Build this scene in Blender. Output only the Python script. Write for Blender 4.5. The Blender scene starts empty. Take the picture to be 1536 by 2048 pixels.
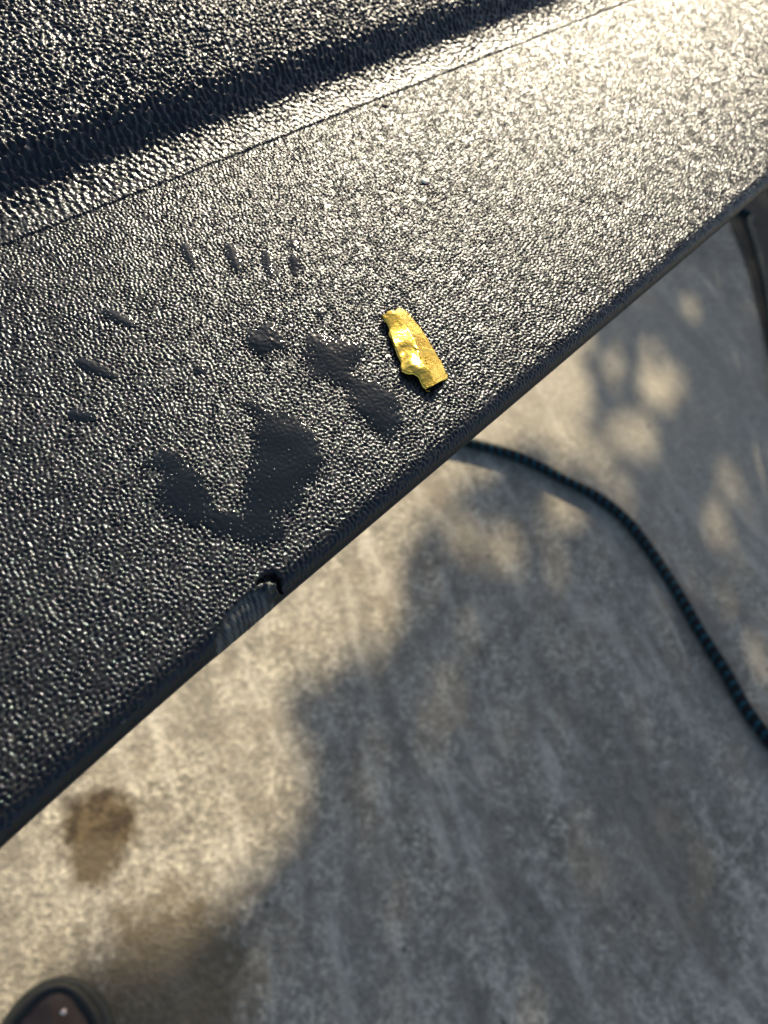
import bpy, bmesh, math, random
import numpy as np
from mathutils import Vector, Matrix
random.seed(7); rng = np.random.default_rng(11)
scn = bpy.context.scene
COL = scn.collection

# ------------------------------------------------------------------ camera, sky, sun, exposure
F = 1538.0                                   # focal length in photograph pixels (1536 x 2048)
Nn = np.array([.0019, .0053, 11.6/F]); Nn /= np.linalg.norm(Nn)
Vv = np.array([2644-768, 1024+584, -F]); Vv /= np.linalg.norm(Vv)
Xx = Vv - Nn*(Vv@Nn); Xx /= np.linalg.norm(Xx); Yy = np.cross(Nn, Xx)
ROT = np.array([Xx, Yy, Nn])                 # camera axes -> world axes
CAM_Z = .80; TOP_Z = .69; H = CAM_Z - TOP_Z
def at(x, y, z=0.0):                         # where the sight line of a photo point meets height z
    r = ROT @ np.array([x-768, 1024-y, -F]); t = -(CAM_Z-z)/r[2]
    return np.array([r[0]*t, r[1]*t])
cam = bpy.data.cameras.new('camera'); co = bpy.data.objects.new('camera', cam); COL.objects.link(co)
M4 = Matrix([list(ROT[i])+[0] for i in range(3)]+[[0, 0, 0, 1]]); M4.translation = Vector((0, 0, CAM_Z))
co.matrix_world = M4
cam.sensor_fit = 'VERTICAL'; cam.sensor_height = 24; cam.lens = 24*F/2048
cam.clip_start = .005; cam.clip_end = 200
cam.dof.use_dof = True; cam.dof.focus_distance = .150; cam.dof.aperture_fstop = cam.lens/1.25
scn.camera = co

SUN_AZ = math.radians(34); SUN_EL = math.radians(26)
SD = np.array([math.cos(SUN_EL)*math.cos(SUN_AZ), math.cos(SUN_EL)*math.sin(SUN_AZ), math.sin(SUN_EL)])
w = bpy.data.worlds.new('World'); scn.world = w; w.use_nodes = True
nt = w.node_tree; bg = nt.nodes['Background']
sky = nt.nodes.new('ShaderNodeTexSky'); sky.sky_type = 'NISHITA'; sky.sun_disc = False
sky.sun_elevation = SUN_EL; sky.sun_rotation = math.pi/2 - SUN_AZ
sky.dust_density = 1.4; sky.ozone_density = 0.3; sky.air_density = .75
nt.links.new(sky.outputs[0], bg.inputs[0]); bg.inputs[1].default_value = .095
sl = bpy.data.lights.new('sun', 'SUN'); sl.energy = 5.0; sl.angle = math.radians(.53); sl.color = (1, .84, .60)
so = bpy.data.objects.new('sun', sl); COL.objects.link(so)
so.rotation_euler = Vector(SD).to_track_quat('Z', 'Y').to_euler(); so.location = (3, 2, 5)
vs = scn.view_settings; vs.view_transform = 'Standard'; vs.look = 'None'; vs.gamma = 1; vs.use_curve_mapping = False
vs.exposure = 1.02

# ------------------------------------------------------------------ helpers
def tag(o, label=None, cat=None, group=None, kind=None):
    if label: o['label'] = label
    if cat: o['category'] = cat
    if group: o['group'] = group
    if kind: o['kind'] = kind
    return o
def link(name, me, mat=None, parent=None, smooth=True):
    o = bpy.data.objects.new(name, me); COL.objects.link(o)
    if mat: me.materials.append(mat)
    if smooth: me.shade_smooth()
    if parent: o.parent = parent
    return o
def empty(name, loc=(0, 0, 0)):
    o = bpy.data.objects.new(name, None); COL.objects.link(o); o.location = loc; o.empty_display_size = .05
    bpy.context.view_layer.update(); return o
def pydata(name, v, f):
    me = bpy.data.meshes.new(name); me.from_pydata([tuple(map(float, p)) for p in v], [], f); me.update(); return me
def grid_mesh(name, P, keep=None):           # P: (rows, cols, 3)
    r, c = P.shape[:2]
    me = bpy.data.meshes.new(name)
    idx = np.arange(r*c).reshape(r, c)
    q = np.stack([idx[:-1, :-1], idx[:-1, 1:], idx[1:, 1:], idx[1:, :-1]], -1)
    if keep is not None: q = q[keep]
    q = q.reshape(-1, 4)
    used = np.zeros(r*c, bool); used[q.ravel()] = True
    remap = np.cumsum(used)-1; q = remap[q]; V = P.reshape(-1, 3)[used]
    me.vertices.add(len(V)); me.vertices.foreach_set('co', V.astype(np.float32).ravel())
    me.loops.add(q.size); me.loops.foreach_set('vertex_index', q.astype(np.int32).ravel())
    me.polygons.add(len(q)); me.polygons.foreach_set('loop_start', np.arange(0, q.size, 4, dtype=np.int32))
    me.update(calc_edges=True); me.validate()
    return me, used
class NG:                                    # small node helper
    def __init__(s, name):
        s.m = bpy.data.materials.new(name); s.m.use_nodes = True; s.t = s.m.node_tree
        s.b = s.t.nodes['Principled BSDF']
    def n(s, typ, **kw):
        n = s.t.nodes.new(typ)
        for k, v in kw.items():
            if k.startswith('i_'): n.inputs[k[2:].replace('_', ' ')].default_value = v
            else: setattr(n, k, v)
        return n
    def l(s, a, b): s.t.links.new(a, b)
    def noise(s, vec, scale, detail=2, rough=.5, dist=0):
        n = s.n('ShaderNodeTexNoise'); n.inputs['Scale'].default_value = scale; n.inputs['Detail'].default_value = detail
        n.inputs['Roughness'].default_value = rough; n.inputs['Distortion'].default_value = dist
        if vec is not None: s.l(vec, n.inputs['Vector'])
        return n
    def ramp(s, fac, stops):
        r = s.n('ShaderNodeValToRGB'); e = r.color_ramp.elements
        while len(e) < len(stops): e.new(.5)
        for k, (p, c) in enumerate(stops):
            e[k].position = p; e[k].color = (c, c, c, 1) if isinstance(c, (int, float)) else (*c, 1)
        s.l(fac, r.inputs[0]); return r.outputs[0]
    def mix(s, fac, a, b, mode='MIX'):
        n = s.n('ShaderNodeMix'); n.data_type = 'RGBA'; n.blend_type = mode
        for k, v in ((0, fac), (6, a), (7, b)):
            if hasattr(v, 'links'): s.l(v, n.inputs[k])
            else: n.inputs[k].default_value = v if not isinstance(v, tuple) else (*v, 1)
        return n.outputs[2]
    def math(s, op, a, b=None, clamp=False):
        n = s.n('ShaderNodeMath'); n.operation = op; n.use_clamp = clamp
        for k, v in ((0, a), (1, b)):
            if v is None: continue
            if hasattr(v, 'links'): s.l(v, n.inputs[k])
            else: n.inputs[k].default_value = v
        return n.outputs[0]
    def bump(s, h, strength, dist):
        n = s.n('ShaderNodeBump'); n.inputs['Strength'].default_value = strength; n.inputs['Distance'].default_value = dist
        s.l(h, n.inputs['Height']); s.l(n.outputs[0], s.b.inputs['Normal']); return n
    def set(s, **kw):
        for k, v in kw.items(): s.b.inputs[k.replace('_', ' ')].default_value = v
def sm(a, b, x):
    t = np.clip((x-a)/(b-a), 0, 1); return t*t*(3-2*t)
def inpoly(X, Y, poly):
    r = np.zeros(X.shape, bool); n = len(poly)
    for i in range(n):
        x1, y1 = poly[i]; x2, y2 = poly[(i+1) % n]
        c = ((y1 > Y) != (y2 > Y)) & (X < (x2-x1)*(Y-y1)/(y2-y1+1e-15)+x1); r ^= c
    return r
def dpoly(X, Y, poly):                       # distance to the outline, positive inside
    d = np.full(X.shape, 1e9); n = len(poly)
    for i in range(n):
        a = np.array(poly[i]); b = np.array(poly[(i+1) % n]); ab = b-a
        t = np.clip(((X-a[0])*ab[0]+(Y-a[1])*ab[1])/(ab@ab+1e-18), 0, 1)
        d = np.minimum(d, np.hypot(X-a[0]-t*ab[0], Y-a[1]-t*ab[1]))
    return np.where(inpoly(X, Y, poly), d, -d)

# ------------------------------------------------------------------ materials
def plastic_mat():
    g = NG('black_grained_plastic'); tc = g.n('ShaderNodeTexCoord').outputs['Object']
    at_ = g.n('ShaderNodeAttribute', attribute_name='wear').outputs['Fac']
    big = g.noise(tc, 60, 3).outputs['Fac']
    n = g.noise(tc, 1500, 1); hs = g.n('ShaderNodeHueSaturation'); g.l(n.outputs['Color'], hs.inputs['Color'])
    hs.inputs['Saturation'].default_value = 1.2; hs.inputs['Value'].default_value = 1.6
    g.l(g.mix(.35, (.48, .74, 1), hs.outputs[0]), g.b.inputs['Specular Tint'])
    base = g.mix(big, (.0095, .0095, .0095), (.016, .0155, .015))
    dust = g.noise(tc, 420, 2, .5).outputs['Fac']; base = g.mix(g.ramp(dust, [(.70, 0), (.76, .5)]), base, (.16, .15, .13))
    g.l(g.mix(at_, base, (.10, .105, .095)), g.b.inputs['Base Color'])
    r = g.ramp(big, [(.3, .30), (.7, .38)])
    g.l(g.mix(at_, r, (.55, .55, .55)), g.b.inputs['Roughness'])
    g.set(IOR=1.42)
    g.bump(g.noise(tc, 2600, 2).outputs['Fac'], .35, .00009)
    return g.m
def concrete_mat():
    g = NG('mottled_concrete'); tc = g.n('ShaderNodeTexCoord').outputs['Object']
    # streaks run along the ground direction of the broom marks
    d = at(1400, 1400)-at(1250, 1130); ang = math.atan2(d[1], d[0])
    mp = g.n('ShaderNodeMapping'); mp.vector_type = 'TEXTURE'; mp.inputs['Rotation'].default_value = (0, 0, ang); mp.inputs['Scale'].default_value = (6, 1, 1)
    wob = g.noise(tc, 4, 2); wa = g.n('ShaderNodeVectorMath', operation='MULTIPLY_ADD')
    g.l(wob.outputs['Color'], wa.inputs[0]); wa.inputs[1].default_value = (.10, .10, 0); g.l(tc, wa.inputs[2])
    g.l(wa.outputs[0], mp.inputs['Vector'])
    st = g.noise(mp.outputs[0], 42, 3, .6).outputs['Fac']
    st2 = g.noise(mp.outputs[0], 16, 2, .5).outputs['Fac']
    fine = g.noise(tc, 170, 4, .68).outputs['Fac']
    mid = g.noise(tc, 62, 4, .6).outputs['Fac']
    big = g.noise(tc, 9, 3, .5).outputs['Fac']
    hue = g.noise(tc, 14, 3, .6, .5).outputs['Fac']
    c = g.mix(g.ramp(fine, [(.36, 0), (.64, 1)]), (.13, .12, .094), (.64, .585, .45))
    c = g.mix(g.ramp(mid, [(.32, .95), (.56, 0)]), c, (.13, .118, .09))
    c = g.mix(g.ramp(big, [(.35, 0), (.7, .45)]), c, (.45, .42, .35))
    md2 = g.noise(tc, 24, 4, .65, .6).outputs['Fac']
    c = g.mix(g.ramp(md2, [(.36, .55), (.52, 0)]), c, (.16, .148, .12))
    c = g.mix(g.ramp(st, [(.53, 0), (.66, .48)]), c, (.60, .56, .46))
    c = g.mix(g.ramp(st2, [(.36, .5), (.48, 0)]), c, (.15, .138, .11))
    c = g.mix(g.ramp(hue, [(.52, 0), (.72, .5)]), c, (.26, .215, .15))
    sep = g.n('ShaderNodeSeparateXYZ'); g.l(tc, sep.inputs[0])
    def blob(px, py, rx, ry, soft, amt, nz=.5):
        p = at(px, py); e = at(px+rx, py); f = at(px, py-ry)
        R = max(np.linalg.norm(e-p), .001); R2 = max(np.linalg.norm(f-p), .001)
        dx = g.math('DIVIDE', g.math('SUBTRACT', sep.outputs[0], float(p[0])), float((R+R2)/2))
        dy = g.math('DIVIDE', g.math('SUBTRACT', sep.outputs[1], float(p[1])), float((R+R2)/2))
        q = g.math('SQRT', g.math('ADD', g.math('MULTIPLY', dx, dx), g.math('MULTIPLY', dy, dy)))
        q = g.math('ADD', q, g.math('MULTIPLY', g.math('SUBTRACT', mid, .5), nz*4))
        q = g.math('ADD', q, g.math('MULTIPLY', g.math('SUBTRACT', hue, .5), nz*2))
        return g.ramp(q, [(max(0, 1-soft)*.5, amt), (.5*(1+soft), 0)]) if False else g.math('MULTIPLY', g.math('SUBTRACT', 1+soft, q, True), amt/soft if soft > 0 else amt, True)
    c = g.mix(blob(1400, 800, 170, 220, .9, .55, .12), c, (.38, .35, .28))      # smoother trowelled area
    c = g.mix(blob(202, 1650, 50, 64, .7, 1.0, .38), c, g.mix(g.ramp(mid, [(.4, 0), (.6, 1)]), (.04, .026, .011), (.11, .078, .036)))
    c = g.mix(blob(185, 1725, 36, 36, .7, .8, .4), c, (.10, .078, .045))
    c = g.mix(blob(340, 1960, 120, 120, .9, .75, .45), c, (.13, .10, .055))
    c = g.mix(blob(1290, 1740, 110, 190, .8, .28, .8), c, (.17, .145, .105))
    vo = g.n('ShaderNodeTexVoronoi'); vo.inputs['Scale'].default_value = 24; g.l(tc, vo.inputs['Vector'])
    c = g.mix(g.ramp(vo.outputs['Distance'], [(.05, .75), (.09, 0)]), c, (.07, .068, .06))
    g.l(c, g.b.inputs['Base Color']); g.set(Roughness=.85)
    g.bump(fine, .6, .004)
    return g.m
def simple(name, col, rough=.6, metal=0, nscale=None, col2=None, bump=None, **kw):
    g = NG(name); g.set(Roughness=rough, Metallic=metal); tc = g.n('ShaderNodeTexCoord').outputs['Object']
    g.b.inputs['Base Color'].default_value = (*col, 1)
    if nscale:
        n = g.noise(tc, nscale, 4, .6).outputs['Fac']; g.l(g.mix(g.ramp(n, [(.35, 0), (.65, 1)]), col, col2 or col), g.b.inputs['Base Color'])
        if bump: g.bump(n, *bump)
    for k, v in kw.items(): g.b.inputs[k.replace('_', ' ')].default_value = v
    return g.m
def water_mat():
    g = NG('water_film'); tc = g.n('ShaderNodeTexCoord').outputs['Object']
    n = g.noise(tc, 90, 2).outputs['Fac']
    g.l(g.mix(n, (.003, .0055, .009), (.007, .011, .016)), g.b.inputs['Base Color'])
    g.set(Roughness=.07, IOR=1.24); return g.m
def gold_mat():
    g = NG('crinkled_gold_foil'); tc = g.n('ShaderNodeTexCoord').outputs['Object']
    n = g.noise(tc, 900, 3, .6).outputs['Fac']; n2 = g.noise(tc, 300, 3, .6, 1).outputs['Fac']
    g.l(g.mix(n2, (.74, .46, .05), (.84, .58, .12)), g.b.inputs['Base Color'])
    g.l(g.ramp(n, [(.3, .13), (.7, .25)]), g.b.inputs['Roughness'])
    g.set(Metallic=1)
    a = g.math('ADD', n, g.math('MULTIPLY', n2, 1.5)); g.bump(a, .35, .0003); return g.m
def hose_mat():
    g = NG('braided_hose_rubber'); uv = g.n('ShaderNodeUVMap').outputs[0]
    sp = g.n('ShaderNodeSeparateXYZ'); g.l(uv, sp.inputs[0])
    a = g.math('ADD', g.math('MULTIPLY', sp.outputs[0], 1/.013), sp.outputs[1])
    b = g.math('SUBTRACT', g.math('MULTIPLY', sp.outputs[0], 1/.013), sp.outputs[1])
    s1 = g.math('SINE', g.math('MULTIPLY', a, 2*math.pi)); s2 = g.math('SINE', g.math('MULTIPLY', b, 2*math.pi*2))
    m = g.math('MULTIPLY', g.ramp(s1, [(.25, 0), (.7, 1)]), g.ramp(g.math('ADD', s2, .6), [(.0, .25), (.9, 1)]))
    fine = g.math('SINE', g.math('MULTIPLY', sp.outputs[0], 2*math.pi/.0016))
    fl = g.noise(g.n('ShaderNodeTexCoord').outputs['Object'], 90, 2).outputs['Fac']; m = g.math('MULTIPLY', m, g.ramp(fl, [(.3, .35), (.65, 1)]))
    c = g.mix(m, (.002, .003, .0045), (.007, .105, .14))
    g.l(c, g.b.inputs['Base Color']); g.set(Roughness=.6, IOR=1.3)
    g.bump(fine, .4, .0003); return g.m
M = dict(plastic=plastic_mat(), concrete=concrete_mat(), water=water_mat(), gold=gold_mat(), hose=hose_mat(),
         under=simple('black_plastic_leg', (.02, .021, .024), .5, nscale=200, col2=(.03, .03, .033)),
         rubber=simple('black_shoe_rubber', (.012, .013, .010), .6, nscale=60, col2=(.022, .022, .016), bump=(.3, .001)),
         welt=simple('dull_olive_rubber', (.035, .036, .026), .65, nscale=80, col2=(.02, .021, .016), bump=(.3, .001)),
         leather=simple('worn_brown_leather', (.085, .050, .030), .55, nscale=34, col2=(.035, .018, .012), bump=(.4, .002)),
         crumb=simple('pale_crumb', (.85, .80, .68), .7, nscale=900, col2=(.78, .72, .58), Subsurface_Weight=.8, Subsurface_Scale=.002),
         grit=simple('dark_grit', (.012, .012, .014), .6, nscale=900, col2=(.03, .03, .03)),
         path=simple('brown_soil_band', (.028, .026, .018), .9, nscale=40, col2=(.042, .038, .028), bump=(.4, .003)),
         bark=simple('grey_bark', (.12, .095, .07), .9, nscale=30, col2=(.2, .17, .13), bump=(.6, .01)),
         leaf=simple('green_leaf', (.05, .10, .025), .5, nscale=3, col2=(.08, .13, .03)))

# ------------------------------------------------------------------ ground
def ground():
    R = 60
    me = pydata('ground', [(-R, -R, 0), (R, -R, 0), (R, R, 0), (-R, R, 0)], [(0, 1, 2, 3)])
    tag(link('ground', me, M['concrete'], smooth=False), kind='structure')
ground()
def soil():
    pts = [at(*p) for p in ((1443, 380), (1457, 440), (1472, 480), (1488, 520), (1503, 570), (1515, 620), (1528, 680), (1545, 770), (1560, 900))]
    v = [(p[0], p[1], .004) for p in pts] + [(3.2, pts[-1][1]-.2, .004), (3.2, 1.2, .004), (pts[0][0]+.1, 1.2, .004)]
    tag(link('path', pydata('path', v, [list(range(len(v)))]), M['path'], smooth=False), kind='structure')
soil()

# ------------------------------------------------------------------ grain fields
STEP = .00026
NXT, NYT = 2048, 1024
def band_field(lam, width, seed):
    r = np.random.default_rng(seed); wn = r.standard_normal((NYT, NXT))
    fy = np.fft.fftfreq(NYT, STEP)[:, None]; fx = np.fft.rfftfreq(NXT, STEP)[None]
    k = np.hypot(fx, fy)*lam
    Fm = np.exp(-((k-1)/width)**2) + .25*np.exp(-((k-.45)/.2)**2)
    o = np.fft.irfft2(np.fft.rfft2(wn)*Fm, s=(NYT, NXT)); return o/o.std()
fieldA = band_field(.00086, .30, 3); fieldA = fieldA/(1+.3*np.abs(fieldA))*1.1
fieldB = band_field(.00190, .42, 4); fieldB = fieldB/(1+.3*np.abs(fieldB))*1.1
fieldC = band_field(.012, .6, 5)
def samp(Fd, X, Y):
    return Fd[np.round(Y/STEP).astype(int) % NYT, np.round(X/STEP).astype(int) % NXT]

# ------------------------------------------------------------------ the bench top
Y0, YF, XA, XB = .0354, .46, -.50, 1.75
SEAM = .1300
GX0, GX1, GY1 = -.035, .47, .225
RAD = .0039
chip_poly = [at(*p, TOP_Z) for p in ((425, 1315), (432, 1275), (455, 1225), (490, 1190), (520, 1178), (545, 1190), (572, 1190), (560, 1215), (520, 1250), (470, 1300), (430, 1345))]
notch_poly = [at(*p, TOP_Z) for p in ((512, 1172), (516, 1158), (530, 1145), (545, 1140), (560, 1150), (566, 1164), (570, 1174), (562, 1176), (554, 1170), (540, 1160), (522, 1165))]
pit_poly = [at(*p, TOP_Z) for p in ((528, 1168), (540, 1160), (556, 1168), (548, 1184), (532, 1182))]
def base_z(X, Y):                             # height above TOP_Z of the smooth moulding
    z = np.zeros_like(Y)
    yy = np.clip(Y-Y0, 0, RAD); z -= RAD-np.sqrt(np.maximum(RAD**2-(RAD-yy)**2, 0))
    z += .0030*np.clip((Y-SEAM)/.020, 0, 1)**1.3           # shallow fillet above the crease
    z += .0040*sm(SEAM+.0105, SEAM+.0195, Y)                # wall of the raised deck
    z += .0030*np.sin(np.pi/2*np.clip((Y-SEAM-.014)/.030, 0, 1))
    z -= .00045*np.exp(-((Y-SEAM)/.00035)**2)              # moulded crease
    return z
def top_z(X, Y):
    cl = sm(SEAM-.0005, SEAM+.002, Y); deck = sm(SEAM+.002, SEAM+.02, Y)
    a = samp(fieldA, X, Y); b = samp(fieldB, X, Y)
    inside = sm(GX0, GX0+.002, X)*sm(GX1, GX1-.002, X)*sm(GY1, GY1-.002, Y)
    am = .000195*(1-cl)+cl*.00010; bm = cl*(.00010+.00026*deck)
    g = a*am+b*bm+.00004*samp(fieldC, X, Y)
    edge = .45+.55*sm(Y0+.001, Y0+RAD, Y)
    dc = dpoly(X, Y, chip_poly) if X.size < 6e6 else 0
    wear = sm(-.0002, .0005, dc+.00012*a)
    along = X*.8-Y*.3
    strip = .00006*np.sin((X-.25*Y)*2*np.pi/.0013+4.5*samp(fieldC, X, Y))+.00003*samp(fieldB, X*.7, Y*.2)+.00004*np.sin((X-.2*Y)*2*np.pi/.00043)
    g = g*edge*(1-wear)+wear*(strip-.0007+.00002*a)
    nd = dpoly(X, Y, notch_poly); g -= .0022*sm(-.0001, .0004, nd+.0001*a)
    pd = dpoly(X, Y, pit_poly); wear = np.maximum(wear, .8*sm(0, .0003, pd)); g += .0006*sm(0, .0003, pd)*(1+b)
    return (g*inside + base_z(X, Y)), wear*inside*np.clip(.55+strip/.00012, .1, 1)
def bench():
    root = empty('bench', ((XA+XB)/2, (Y0+YF)/2, 0))
    tag(root, 'black grained plastic bench with a raised deck and chipped rounded front edge', 'bench')
    off = np.array(root.location)
    gx = np.arange(GX0, GX1, STEP); gy = np.arange(Y0+RAD*.02, GY1, STEP)
    r_ = RAD
    # rounded front edge sampled by angle so it stays dense
    gy = np.concatenate([Y0+RAD*(1-np.cos(np.linspace(.12, np.pi/2, 26)[:-1])), np.arange(Y0+RAD, GY1, STEP)])
    xs = np.concatenate([XA+(GX0-XA)*(1-np.linspace(1, 0, 60)[:-1]**2), gx, GX1+(XB-GX1)*np.linspace(0, 1, 120)[1:]**1.6])
    ys = np.concatenate([gy, np.linspace(GY1, YF, 60)[1:]])
    X, Y = np.meshgrid(xs, ys); Z, W = top_z(X, Y)
    Z = Z - .0205*sm(YF-.012, YF, Y)
    # crumpled silhouette of the front edge
    P = np.stack([X-off[0], Y-off[1], Z+TOP_Z], -1)
    t_ = np.clip((.035-X)/.035, 0, 1.4)
    P[..., 1] -= .00085*t_**1.5*(1-sm(.036, .08, Y))       # the moulding bows slightly forward
    lip = []
    for dz, dy in ((.0002, .0), (.0006, .0003), (.0010, .0010), (.0013, .0025), (.0015, .0050), (.0016, .0110)):
        L = P[0].copy(); L[:, 2] = TOP_Z-RAD-dz; L[:, 1] += .00005+dy; lip.append(L)
    back = P[-1].copy(); back[:, 2] = TOP_Z-.030
    P = np.concatenate([np.array(lip[::-1]), P, back[None]], 0)
    W = np.concatenate([np.zeros((6, W.shape[1])), W, np.zeros((1, W.shape[1]))], 0)
    me, used = grid_mesh('top', P)
    a = me.attributes.new('wear', 'FLOAT', 'POINT'); a.data.foreach_set('value', W.ravel()[used].astype(np.float32))
    link('top', me, M['plastic'], root)
    # underside panel and end caps
    def box(name, x0, x1, y0, y1, z0, z1, taper=0):
        bm = bmesh.new(); bmesh.ops.create_cube(bm, size=1)
        for v in bm.verts:
            k = 1-(taper if v.co.z < 0 else 0)
            v.co = Vector(((x0+x1)/2+v.co.x*(x1-x0)*k, (y0+y1)/2+v.co.y*(y1-y0)*k, (z0+z1)/2+v.co.z*(z1-z0)))-Vector(off)
        bmesh.ops.bevel(bm, geom=bm.edges[:], offset=.0015, segments=2, affect='EDGES')
        m = bpy.data.meshes.new(name); bm.to_mesh(m); bm.free(); link(name, m, M['under'], root, False)
    box('underside', XA+.004, XB-.004, Y0+.012, YF-.004, TOP_Z-.030, TOP_Z-.0075)
    for x in (XA, XB-.004): box('end_cap', x-.003, x+.006, Y0+.010, YF-.002, TOP_Z-.028, TOP_Z-.006)
    for x in (-.42, -.38, 1.56, 1.60): box('leg', x-.0045, x+.0045, .262-.0045, .262+.0045, 0, TOP_Z-.030, .2)
bench()

# ------------------------------------------------------------------ water on the bench
def pool(name, outline, label, group, level=-.00002, dome=.00004, grain=.6, soft=.0022, rag=1.3, z=TOP_Z):
    poly = [at(x, y, TOP_Z) for x, y in outline]
    A = np.array(poly); c = A.mean(0)
    x0, y0 = A.min(0)-.001; x1, y1 = A.max(0)+.001
    gx = np.arange(math.floor(x0/STEP), math.ceil(x1/STEP)+1)*STEP; gy = np.arange(math.floor(y0/STEP), math.ceil(y1/STEP)+1)*STEP
    X, Y = np.meshgrid(gx, gy); d = dpoly(X, Y, poly)
    d = d+rag*(.00030*samp(fieldA, X*.55, Y*.55)+.00025*samp(fieldB, X*.4+.1, Y*.4))
    top, _ = top_z(X, Y); bz = base_z(X, Y)
    sf = (samp(fieldA, X, Y)+samp(fieldA, X+STEP, Y)+samp(fieldA, X, Y+STEP)+samp(fieldA, X-STEP, Y)+samp(fieldA, X, Y-STEP))/5
    Z = bz+.00004*samp(fieldC, X, Y)+level+.00014+.000075*grain*sf+.00009*sm(0, soft, d)+dome*sm(0, soft*3, d)-.00025*(1-sm(-.0008, .0001, d))
    keep = (d > -.0006); k = keep[:-1, :-1] & keep[1:, :-1] & keep[:-1, 1:] & keep[1:, 1:]
    P = np.stack([X-c[0], Y-c[1], Z+z-TOP_Z], -1)
    # closed body: film on top, flat bottom inside the plastic
    me, _ = grid_mesh(name, P, k)
    o = link(name, me, M['water']); o.location = (c[0], c[1], TOP_Z)
    s = o.modifiers.new('body', 'SOLIDIFY'); s.thickness = .0003; s.offset = -1
    tag(o, label, 'puddle' if 'puddle' in name else 'water drop', group)
    return o
R3 = lambda L: [(240+x/2.477, 600+y/2.477) for x, y in L]
pool('water_puddle', R3([(90, 820), (150, 770), (220, 745), (290, 760), (330, 810), (400, 870), (430, 950), (470, 1010), (540, 1045), (600, 1040), (625, 1020), (620, 930), (640, 830), (650, 730), (655, 650), (690, 590), (620, 540), (600, 510), (660, 505), (740, 550), (820, 560), (900, 600), (950, 650), (985, 720), (1010, 800), (985, 870), (930, 920), (900, 980), (860, 1050), (780, 1070), (790, 1140), (800, 1190), (740, 1215), (620, 1200), (500, 1170), (420, 1130), (330, 1120), (260, 1070), (200, 1020), (190, 960), (220, 900), (210, 850), (150, 830)]),
     'largest puddle, dark hook-shaped water film in front of the gold foil', 'puddles on the bench flange')
pool('water_puddle', R3([(615, 215), (640, 160), (690, 125), (745, 110), (790, 130), (815, 190), (850, 250), (800, 262), (770, 250), (720, 290), (670, 280), (640, 250)]),
     'small round puddle with a bright glint on its right side, left of the long puddle', 'puddles on the bench flange', dome=.00035)
pool('water_puddle', R3([(920, 180), (980, 155), (1060, 180), (1130, 200), (1200, 205), (1220, 260), (1185, 310), (1150, 360), (1220, 395), (1300, 420), (1360, 470), (1395, 540), (1405, 610), (1370, 670), (1310, 710), (1270, 660), (1210, 600), (1160, 550), (1120, 500), (1110, 430), (1050, 410), (960, 390), (930, 340), (915, 270)]),
     'long slanting water puddle lying right beside the gold foil', 'puddles on the bench flange', dome=.00010)
def drop(px, py, rx, ry, ang, label, hgt=.0006):
    out = []
    for k in range(18):
        t = 2*math.pi*k/18; a = rx*math.cos(t); b = ry*math.sin(t)*(1-.25*math.cos(t))
        ca, sa = math.cos(math.radians(ang)), math.sin(math.radians(ang))
        out.append((px+a*ca-b*sa, py+a*sa+b*ca))
    pool('water_drop', out, label, 'water drops on the bench flange', level=.00000, dome=hgt*.12, grain=.8, soft=.0012, rag=.25)
G = 'water drops on the bench flange'
drop(378, 512, 27, 10, 62, 'narrow water drop, leftmost of the row of upright drops')
drop(468, 517, 33, 13, 68, 'longest upright water drop, second of the row from the left')
drop(538, 530, 30, 12, 74, 'upright water drop, third of the row from the left')
drop(588, 489, 12, 10, 60, 'tiny round water drop at the right end of the row, nearest the seam')
drop(588, 530, 22, 9, 85, 'thin upright water drop just under the tiny round drop', .0004)
drop(238, 638, 34, 11, 27, 'slanted water drop alone on the left of the flange')
drop(190, 738, 42, 12, 22, 'long slanted water drop with a thin tail near the left side')
drop(165, 833, 30, 11, 8, 'lowest, flat lying water drop near the left side', .0004)
drop(400, 742, 11, 8, 20, 'tiny dark water drop between the slanted drops and the round puddle', .0004)
drop(640, 628, 10, 8, 70, 'tiny dark water drop just above the gap between two puddles', .0003)

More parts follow.
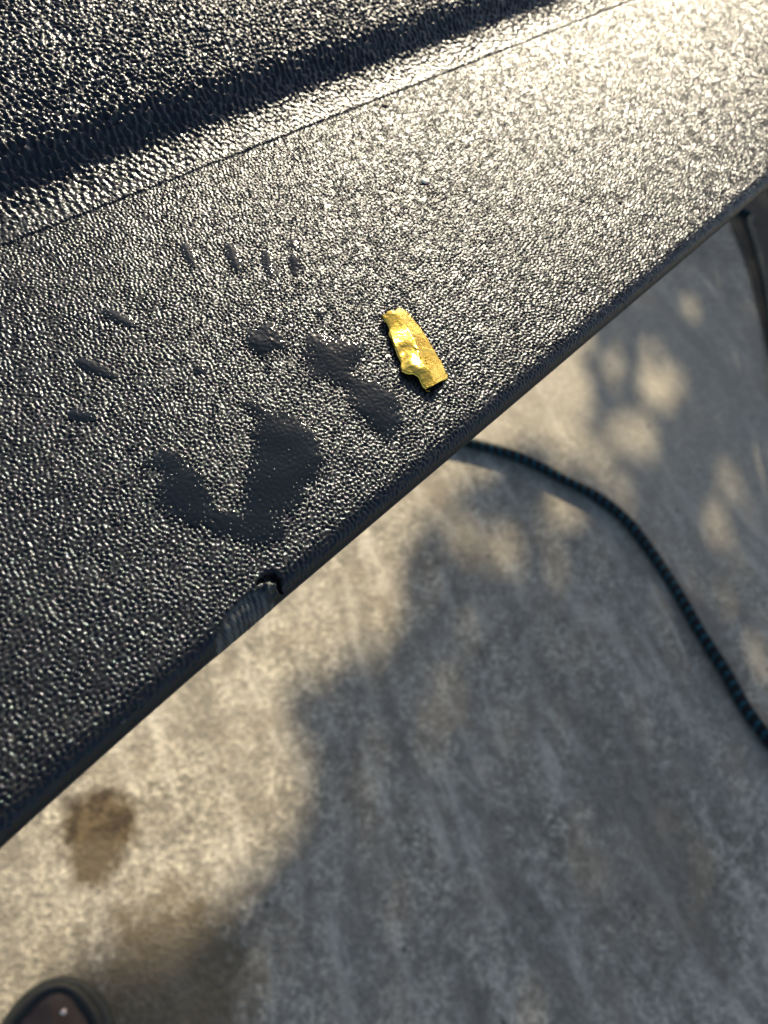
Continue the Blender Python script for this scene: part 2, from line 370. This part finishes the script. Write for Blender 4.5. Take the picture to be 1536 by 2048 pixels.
# ------------------------------------------------------------------ gold foil
def foil():
    zc = lambda p: (700+p[0]/6.144, 580+p[1]/6.144)
    Lp = [(400, 300), (470, 400), (500, 470), (490, 520), (520, 590), (560, 690), (600, 790), (640, 880), (630, 930), (650, 985), (700, 1000), (745, 1015), (800, 1020), (850, 1050), (875, 1110), (905, 1160), (950, 1205)]
    Rp = [(600, 222), (680, 240), (770, 335), (850, 440), (900, 510), (940, 570), (985, 650), (1025, 720), (1070, 790), (1100, 840), (1130, 885), (1155, 930), (1175, 975), (1195, 1010), (1220, 1050), (1222, 1070), (1205, 1088)]
    n, m = 110, 46
    def interp(P, t):
        P = np.array(P, float); s = np.concatenate([[0], np.cumsum(np.hypot(*np.diff(P, axis=0).T))]); s /= s[-1]
        return np.stack([np.interp(t, s, P[:, 0]), np.interp(t, s, P[:, 1])], -1)
    t = np.linspace(0, 1, n); L = interp(Lp, t**1.0); Rr = interp(Rp, t)
    org = at(*zc((800, 750)), TOP_Z)
    V = np.zeros((n, m+14, 3)); rr = np.random.default_rng(2)
    for i in range(n):
        ti = t[i]
        crease = .52+.10*math.sin(ti*5)
        for j in range(m):
            u = j/(m-1)                                   # 0 left .. 1 right
            p = L[i]*(1-u)+Rr[i]*u
            if i in (0, n-1) and False: pass
            if u < crease: h = .0014+.00055*(u/crease)
            else: h = .00195-.0018*((u-crease)/(1-crease))**1.1
            h += .00018*math.sin(ti*9+u*3)+.0003*(1-u)*math.sin(ti*17+1)*.6 - .0006*max(0, ti-.8)*4*(u > .5)*(u-.5)
            h += .00035*math.exp(-((ti-.62)/.10)**2-((u-.28)/.16)**2)-.0003*math.exp(-((ti-.46)/.06)**2-((u-.2)/.2)**2)
            h += .00012*math.exp(-((ti-.55-.3*(u-.7))/.02)**2)*(u > .5)
            # wavy top end and crinkled bottom end
            e = max(0, 1-ti/.05); p = p+np.array([6*math.sin(u*14), 9*math.sin(u*9+1)])*e
            e2 = max(0, (ti-.96)/.04); p = p+np.array([0, 5*math.sin(u*8)])*e2
            q = at(*zc(p), TOP_Z+h); V[i, 14+j] = (q[0]-org[0], q[1]-org[1], h)
        # the turned-down left flap: curls down and back under the sheet
        b = V[i, 14]; nx = V[i, 15]-b; nx /= np.linalg.norm(nx[:2])
        for k in range(14):
            s = (14-k)/14; wav = 1+.35*math.sin(ti*23)+.2*math.sin(ti*51)
            V[i, k] = b+np.array([nx[0]*.0012*s*s*wav, nx[1]*.0012*s*s*wav, 0])-np.array([0, 0, (b[2]-.0001)*s**.8*(.75+.25*math.sin(ti*19+2))])
            V[i, k, :2] -= nx[:2]*.00045*math.sin(math.pi*s)
    me, _ = grid_mesh('gold_foil', V)
    o = link('gold_foil', me, M['gold']); o.location = (org[0], org[1], TOP_Z)
    s = o.modifiers.new('thickness', 'SOLIDIFY'); s.thickness = .00006; s.offset = 0
    tag(o, 'small torn strip of crinkled shiny gold foil beside the long puddle', 'foil')
foil()

# ------------------------------------------------------------------ specks
def speck(name, px, py, size, mat, label, cat, flat=.6, z=TOP_Z, seed=0):
    bm = bmesh.new(); bmesh.ops.create_icosphere(bm, subdivisions=3, radius=size); r = random.Random(seed)
    ph = [r.uniform(0, 6) for _ in range(6)]
    for v in bm.verts:
        c = v.co/size; k = 1+.14*math.sin(3*c.x+ph[0])+.12*math.sin(4*c.y+ph[1])+.08*math.sin(7*c.z+ph[2]+c.x*5)
        v.co = Vector((v.co.x*k*1.1, v.co.y*k*.9, v.co.z*k*flat))
    me = bpy.data.meshes.new(name); bm.to_mesh(me); bm.free()
    o = link(name, me, mat); p = at(px, py, z); o.location = (p[0], p[1], z+size*flat*.9)
    tag(o, label, cat); return o
speck('crumb', 848, 364, .0011, M['crumb'], 'pale round crumb lying above the gold foil', 'crumb', .38, seed=1)
speck('grit', 1240, 405, .0008, M['grit'], 'dark grit speck near the right end of the flange', 'grit', .4, seed=2)
speck('grit', 769, 212, .0009, M['grit'], 'dark grit speck just below the moulded seam', 'grit', .35, seed=3)
speck('grit', 768, 270, .0006, M['grit'], 'tiny dark grit speck midway between the seam and the pale crumb', 'grit', .35, seed=4)

# ------------------------------------------------------------------ hose
def catmull(P, n=12):
    P = [np.array(p, float) for p in P]; P = [2*P[0]-P[1]]+P+[2*P[-1]-P[-2]]; out = []
    for i in range(1, len(P)-2):
        for k in range(n):
            t = k/n; a, b, c, d = P[i-1:i+3]
            out.append(.5*((2*b)+(c-a)*t+(2*a-5*b+4*c-d)*t*t+(3*b-a-3*c+d)*t**3))
    out.append(P[-2]); return out
def tube_mesh(name, path, rad, seg=20, uvs=True):
    path = np.array(path); n = len(path)
    T = np.gradient(path, axis=0); T /= np.linalg.norm(T, axis=1)[:, None]
    Ls = np.concatenate([[0], np.cumsum(np.linalg.norm(np.diff(path, axis=0), axis=1))])
    side = np.cross(T, [0, 0, 1]); side /= np.linalg.norm(side, axis=1)[:, None]; up = np.cross(side, T)
    rad = np.broadcast_to(rad, n); th = np.linspace(0, 2*np.pi, seg+1)
    P = path[:, None]+rad[:, None, None]*(np.cos(th)[None, :, None]*side[:, None]+np.sin(th)[None, :, None]*up[:, None])
    r, c = n, seg+1; v = P[:, :-1].reshape(-1, 3); f = []; uv = []
    for i in range(n-1):
        for j in range(seg):
            j2 = (j+1) % seg; f.append((i*seg+j, i*seg+j2, (i+1)*seg+j2, (i+1)*seg+j))
            uv += [(Ls[i], j/seg), (Ls[i], (j+1)/seg), (Ls[i+1], (j+1)/seg), (Ls[i+1], j/seg)]
    f += [tuple(range(seg))[::-1], tuple(range((n-1)*seg, n*seg))]
    uv += [(0, 0)]*(2*seg)
    me = pydata(name, v, f); u = me.uv_layers.new(name='UVMap'); u.data.foreach_set('uv', np.array(uv, np.float32).ravel()); return me
def hose():
    r = .0078
    g = lambda x, y: (*at(x, y, r), r)
    a = [g(*p) for p in ((1680, 1640), (1600, 1555), (1536, 1475), (1492, 1417), (1451, 1343), (1401, 1264), (1351, 1177), (1302, 1103), (1252, 1040), (1190, 991), (1115, 951), (1037, 914), (954, 889), (860, 868), (740, 830))]
    b = [(.40, .52, r), (.68, .66, r), (1.02, .70, r), (1.38, .58, r), (1.60, .40, r)]
    c = [g(*p) for p in ((1486, 423), (1499, 452), (1513, 493), (1526, 540), (1537, 590), (1546, 650), (1552, 720), (1562, 800))]
    d = [(1.33, -.07, r), (1.50, -.22, r), (1.80, -.22, r), (2.12, -.10, r), (2.16, .10, r), (2.03, .22, r), (1.93, .30, r), (1.90, .45, r), (2.0, .7, r), (2.4, .9, r), (3.2, 1.0, r)]
    path = catmull(a+b+c+d, 14)
    o = link('garden_hose', tube_mesh('garden_hose', path, r), M['hose'])
    tag(o, 'black garden hose with teal braid curving over the concrete', 'hose')
hose()

# ------------------------------------------------------------------ shoe
def shoe():
    tip = at(124, 1951, .03); ctr = at(100, 2048, .03)
    # direction the toe points
    fwd = tip-at(95, 2110, .03); fwd /= np.linalg.norm(fwd); rt = np.array([fwd[1], -fwd[0]])
    root = empty('shoe', (tip[0], tip[1], 0)); tag(root, 'brown leather shoe with thick black rubber toe rim on the concrete', 'shoe')
    Lc = .285
    def outline(s, grow=0):                     # half widths left/right at distance s behind the tip
        k = min(1, max(0, s/.060)); wdt = .048*math.sqrt(max(0, 1-(1-k)**2))
        if s > .10: wdt = .048-.013*min(1, (s-.10)/.08)
        if s > .19: wdt = .035
        e = max(0, (Lc-s)/.035)
        if e < 1: wdt *= math.sqrt(max(0, 1-(1-e)**2))
        return wdt
    def ring(inset, z, n=72, zf=None):
        pts = []
        ss = [Lc*(.5-.5*math.cos(math.pi*i/(n//2))) for i in range(n//2+1)]
        for side, seq in ((1, ss), (-1, ss[::-1])):
            for s in seq[:-1]:
                wd = outline(s); cx = .006*math.sin(s*10)
                sc = (s-Lc/2)*(1-2*inset/Lc)+Lc/2; ww = side*max(0, wd-inset*min(1, wd/.03))
                zz = z if zf is None else zf(sc, ww)
                pts.append((rt[0]*(ww+cx)-fwd[0]*sc, rt[1]*(ww+cx)-fwd[1]*sc, zz))
        return pts
    def loft(name, rings, mat, cap=True):
        n = len(rings[0]); v = [p for r in rings for p in r]; f = []
        for i in range(len(rings)-1):
            for j in range(n): f.append((i*n+j, i*n+(j+1) % n, (i+1)*n+(j+1) % n, (i+1)*n+j))
        f.append(tuple(range(n))[::-1])
        if cap: f.append(tuple(range((len(rings)-1)*n, len(rings)*n)))
        return link(name, pydata(name, v, f), mat, root)
    loft('sole', [ring(.004, .001), ring(0, .006), ring(-.001, .014), ring(.000, .022), ring(.003, .026), ring(.006, .0262)], M['welt'])
    loft('toe_rim', [ring(.0050, .024), ring(.0045, .030), ring(.0052, .034), ring(.0070, .0365), ring(.0095, .037), ring(.0115, .035)], M['rubber'])
    def hz(s, w):
        b = .040+.045*sm(.02, .17, s)+.02*sm(.15, .28, s); return b
    R = [ring(.0112, .034)]
    for i in range(1, 10):
        k = i/9; ins = .0112+.028*k**1.6
        R.append(ring(ins, 0, zf=lambda s, w, k=k: .034+(hz(s, w)-.034)*math.sin(k*math.pi/2)*.92))
    loft('upper', R, M['leather'])
    p = at(128, 2024, .052)
    bm = bmesh.new(); bmesh.ops.create_icosphere(bm, subdivisions=2, radius=.0022)
    for v in bm.verts: v.co.x *= 1+.3*math.sin(v.co.y*2000); v.co.z *= .6
    me = bpy.data.meshes.new('fleck'); bm.to_mesh(me); bm.free()
    o = link('fleck', me, M['crumb']); o.location = (p[0], p[1], .0535); tag(o, 'tiny white fleck resting on the toe of the brown shoe', 'fleck')
    return root
shoe()

# ------------------------------------------------------------------ the tree that shades the concrete
LIT = [  # sunny patches on the ground (photo x, y, half width, half height)
 (1120, 760, 60, 50), (1090, 850, 60, 40), (1160, 905, 60, 26), (1262, 872, 52, 40), (1325, 768, 46, 42), (1390, 625, 16, 22), (1220, 730, 22, 20),
 (1128, 1015, 44, 40), (1000, 1105, 50, 32), (1435, 1045, 26, 44), (1512, 1308, 22, 28), (1180, 1320, 10, 20), (950, 1245, 14, 16),
 (925, 950, 26, 24), (925, 1065, 26, 44), (875, 1500, 18, 16), (1090, 1110, 16, 16), (1330, 930, 14, 14), (1420, 1180, 8, 12), (1170, 815, 26, 24), (1300, 700, 22, 18), (1215, 945, 30, 20), (1345, 862, 20, 18), (1255, 985, 16, 14), (1480, 1125, 12, 20), (1460, 960, 12, 18), (640, 1640, 16, 20), (700, 1900, 12, 12)]
STRIP = [(-260, 1500), (1200, 520), (1160, 690), (1090, 720), (1040, 830), (960, 930), (860, 1000), (800, 1075), (770, 1150), (790, 1230), (740, 1290), (600, 1330), (520, 1375), (545, 1440), (590, 1500), (600, 1570), (575, 1640), (500, 1720), (420, 1800), (330, 1850), (230, 1880), (120, 1930), (60, 2010), (-60, 2110), (-300, 2200)]
def tree():
    strip = [at(*p) for p in STRIP]
    n = 62000; g = np.stack([rng.uniform(-.45, 2.9, n), rng.uniform(-1.3, 1.0, n)], -1)
    d = rng.uniform(3.3, 4.9, n); fx = at
    mask = dpoly(g[:, 0], g[:, 1], strip) > -.020
    for (x, y, a, b) in LIT:
        c = at(x, y); ax = at(x+a, y)-c; ay = at(x, y+b)-c
        Mi = np.linalg.inv(np.stack([ax, ay], -1)); q = (g-c)@Mi.T
        mask |= (q**2).sum(1) < 1.25
    under = False
    g = g[~mask]; d = d[~mask]; n = len(g)
    C = np.concatenate([g, np.zeros((n, 1))], 1)+SD*d[:, None]
    root = empty('tree', (4.2, .9, 0)); off = np.array(root.location)
    tag(root, 'leafy tree standing beyond the bench and shading the concrete', 'tree')
    # leaf: a folded four-vertex blade
    a = rng.standard_normal((n, 3)); a[:, 2] *= .5; a /= np.linalg.norm(a, axis=1)[:, None]
    b = np.cross(a, rng.standard_normal((n, 3))); b /= np.linalg.norm(b, axis=1)[:, None]; nn = np.cross(a, b)
    L = rng.uniform(.016, .027, n)[:, None]; W = L*rng.uniform(.40, .6, n)[:, None]
    C0 = C-off
    V = np.stack([C0-a*L, C0+b*W-nn*W*.25, C0+a*L, C0-b*W-nn*W*.25], 1).reshape(-1, 3)
    me = bpy.data.meshes.new('crown'); me.vertices.add(len(V)); me.vertices.foreach_set('co', V.astype(np.float32).ravel())
    idx = np.arange(n)*4
    tri = np.stack([idx, idx+1, idx+2, idx, idx+2, idx+3], -1).reshape(-1, 3)
    me.loops.add(tri.size); me.loops.foreach_set('vertex_index', tri.astype(np.int32).ravel())
    me.polygons.add(len(tri)); me.polygons.foreach_set('loop_start', np.arange(0, tri.size, 3, dtype=np.int32)); me.update(calc_edges=True)
    link('crown', me, M['leaf'], root, False)
    top = C.mean(0)-off
    path = [(0, 0, -.1), (.05, .03, .8), (.0, .05, 1.7), (.06, .05, 2.4), (top[0]+.2, top[1]-.2, 3.0)]
    p = catmull(path, 8); link('trunk', tube_mesh('trunk', p, np.linspace(.12, .02, len(p)), 14), M['bark'], root)
tree()
